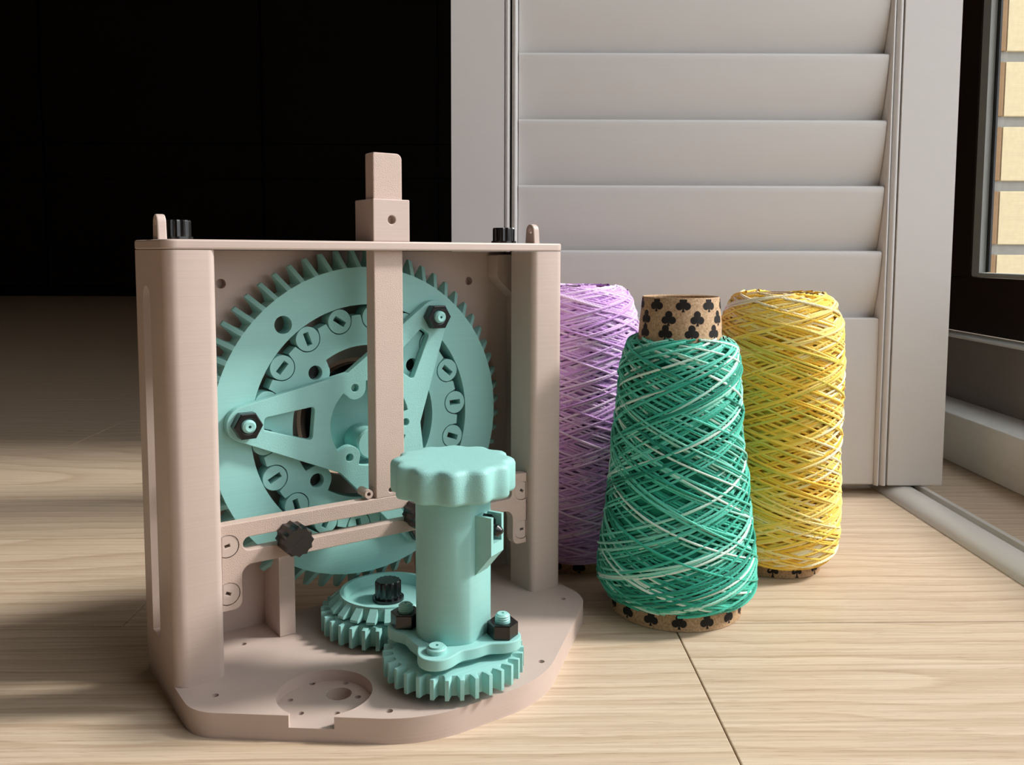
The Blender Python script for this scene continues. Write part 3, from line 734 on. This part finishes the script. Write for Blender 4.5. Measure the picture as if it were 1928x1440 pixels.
def pip_shape(kind, s):
    """flat club or spade outline pieces about the origin, size s"""
    out = []
    if kind == 'club':
        for cx, cy in ((0, 0.26), (-0.24, -0.10), (0.24, -0.10)): out.append([(s * (cx + 0.25 * math.cos(a)), s * (cy + 0.25 * math.sin(a))) for a in [2 * PI * k / 14 for k in range(14)]])
        out.append([(s * x, s * y) for x, y in ((-0.05, 0.05), (0.05, 0.05), (0.05, -0.30), (0.10, -0.48), (-0.10, -0.48), (-0.05, -0.30))])
    else:
        out.append([(s * x, s * y) for x, y in ((0, 0.5), (-0.18, 0.27), (-0.38, 0.08), (-0.42, -0.08), (-0.33, -0.2), (-0.18, -0.2), (0, -0.08), (0.18, -0.2), (0.33, -0.2), (0.42, -0.08), (0.38, 0.08), (0.18, 0.27))])
        out.append([(s * x, s * y) for x, y in ((-0.04, 0.0), (0.04, 0.0), (0.06, -0.32), (0.13, -0.48), (-0.13, -0.48), (-0.06, -0.32))])
    return out

def cone(loc, label, tube_b, tube_t, zt, prof, mat, seed, npass, turns, r, tonef, kind, rows, rot=0.0, deep=None):
    e = empty('yarn_cone', loc, rot); tag(e, label, 'yarn cone', group='wound yarn cones beside the shutter')
    th = 0.0012; mb = MB()
    lathe(mb, [(tube_b, 0.0), (tube_t, zt), (tube_t - 0.0004, zt + 0.0006), (tube_t - th, zt), (tube_b - th, 0.0)], 64)
    tube = obj('card_tube', mb, KRAFT, e, smooth=40)
    mb = MB(); per = 15
    for zi, z in enumerate(rows):
        rz = tube_b + (tube_t - tube_b) * z / zt; cnt = max(9, int(round(2 * PI * rz / 0.0148)))
        for k in range(cnt):
            a0 = 2 * PI * (k + 0.5 * (zi % 2)) / cnt
            for q, lp in enumerate(pip_shape(kind, 0.0082)):
                vs = []
                for x, y in lp:
                    zz = min(max(z + y, 0.0003), zt - 0.0002); r2 = tube_b + (tube_t - tube_b) * zz / zt + 0.00006 + 0.00001 * q; a = a0 + x / rz
                    vs.append((r2 * math.cos(a), r2 * math.sin(a), zz))
                mb.add(vs, [tuple(range(len(vs)))])
    obj('suit_print', mb, CLUB, tube, smooth=0)['kind'] = 'stuff'
    pf = smooth_prof(prof)
    pa, ra, to = [], [], []
    for lay, (dr, np_) in enumerate(((-0.0012, npass), (0.0, npass))):
        p2 = [(z, q + dr) for z, q in pf]
        a, b, c = wind(p2, np_, turns, r, seed + lay, tonef); pa += a; ra += b; to += c
    Vv, Ff, Tt, Ll = tubes(pa, ra, to)
    # inner body under the strands
    m = len(pf); n = 56; cz = np.array([p[0] for p in pf]); cr = np.array([p[1] for p in pf]) - 0.0024
    cz = np.r_[cz[0], cz, cz[-1]]; cr = np.r_[tube_b - 0.002, cr, tube_t - 0.0 if zt > cz[-1] else 0.021]; m += 2
    ang = np.arange(n) * 2 * PI / n
    cv = np.stack([cr[None, :] * np.cos(ang)[:, None], cr[None, :] * np.sin(ang)[:, None], np.repeat(cz[None, :], n, 0)], -1).reshape(-1, 3)
    cf = [(i * m + k, ((i + 1) % n) * m + k, ((i + 1) % n) * m + k + 1, i * m + k + 1) for i in range(n) for k in range(m - 1)]
    Ff = np.concatenate([Ff, np.array(cf) + len(Vv)]); Vv = np.concatenate([Vv, cv])
    Tt = np.r_[Tt, np.full(len(cv), 0.35 if deep is None else deep)]; Ll = np.r_[Ll, np.zeros(len(cv))]
    me = np_mesh('wound_yarn', Vv, Ff, Tt, Ll); me.materials.append(mat)
    y = bpy.data.objects.new('wound_yarn', me); C.objects.link(y); y.parent = e
    return e

def tone_green(rg, a, z, s):
    base = rg.choice([rg.uniform(0.0, 0.5), rg.uniform(0.4, 0.75), rg.uniform(0.75, 1.0)], p=[0.5, 0.28, 0.22])
    return base + 0.28 * np.sin(a * rg.uniform(0.3, 0.9) + rg.uniform(0, 6.3))
def tone_yel(rg, a, z, s):
    base = rg.choice([rg.uniform(0.3, 0.5), rg.uniform(0.45, 0.75), rg.uniform(0.75, 1.0)], p=[0.36, 0.36, 0.28])
    t = base + 0.22 * np.sin(a * rg.uniform(0.3, 0.9) + rg.uniform(0, 6.3))
    lime_reflection = np.clip(np.cos(a - R_(222)) - 0.35, 0, 1) * np.exp(-((z - 0.095) / 0.04) ** 2)  # variegated lime strands, plus the green cone's reflection painted on the facing side
    return np.clip(t, 0.24, 1) * (1 - 0.62 * np.clip(lime_reflection * 1.5, 0, 1)) + 0.04 * lime_reflection
def tone_lil(rg, a, z, s): return rg.uniform(0.1, 0.95) + 0.1 * np.sin(a * 0.7 + rg.uniform(0, 6.3)) + 0 * a

cone((0.0937, 0.4865, 0.0003), 'green variegated yarn cone with a bare clover-printed card top, the front cone', 0.0368, 0.0212, 0.176,
     [(0.0095, 0.0372), (0.0115, 0.0410), (0.016, 0.0436), (0.024, 0.0442), (0.034, 0.0432), (0.048, 0.0412), (0.062, 0.0394), (0.090, 0.0366), (0.116, 0.0342), (0.134, 0.0330), (0.146, 0.0320), (0.1515, 0.0290), (0.1535, 0.0240)],
     Y_GREEN, 11, 84, 1.5, 0.00070, tone_green, 'club', [0.0052, 0.0125, 0.158, 0.1655, 0.173], 0.4, 0.05)
cone((0.1712, 0.5560, 0.0003), 'yellow variegated yarn cone wound to the top, nearest the shutter', 0.0285, 0.0200, 0.1745,
     [(0.0075, 0.0290), (0.0095, 0.0345), (0.016, 0.0376), (0.030, 0.0386), (0.060, 0.0380), (0.100, 0.0378), (0.135, 0.0380), (0.155, 0.0372), (0.166, 0.0340), (0.173, 0.0290), (0.1755, 0.0235)],
     Y_YEL, 31, 84, 2.3, 0.00082, tone_yel, 'spade', [0.0042, 0.1715], 0.2, 0.45)
cone((0.0425, 0.5640, 0.0003), 'lilac yarn cone half hidden behind the yarn winder', 0.0285, 0.0195, 0.172,
     [(0.0075, 0.0290), (0.0095, 0.0345), (0.016, 0.0372), (0.030, 0.0380), (0.060, 0.0376), (0.100, 0.0376), (0.140, 0.0382), (0.158, 0.0380), (0.170, 0.0350), (0.177, 0.0300), (0.179, 0.0230)],
     Y_LIL, 51, 84, 2.5, 0.00082, tone_lil, 'club', [0.0042], 0.0, 0.3)
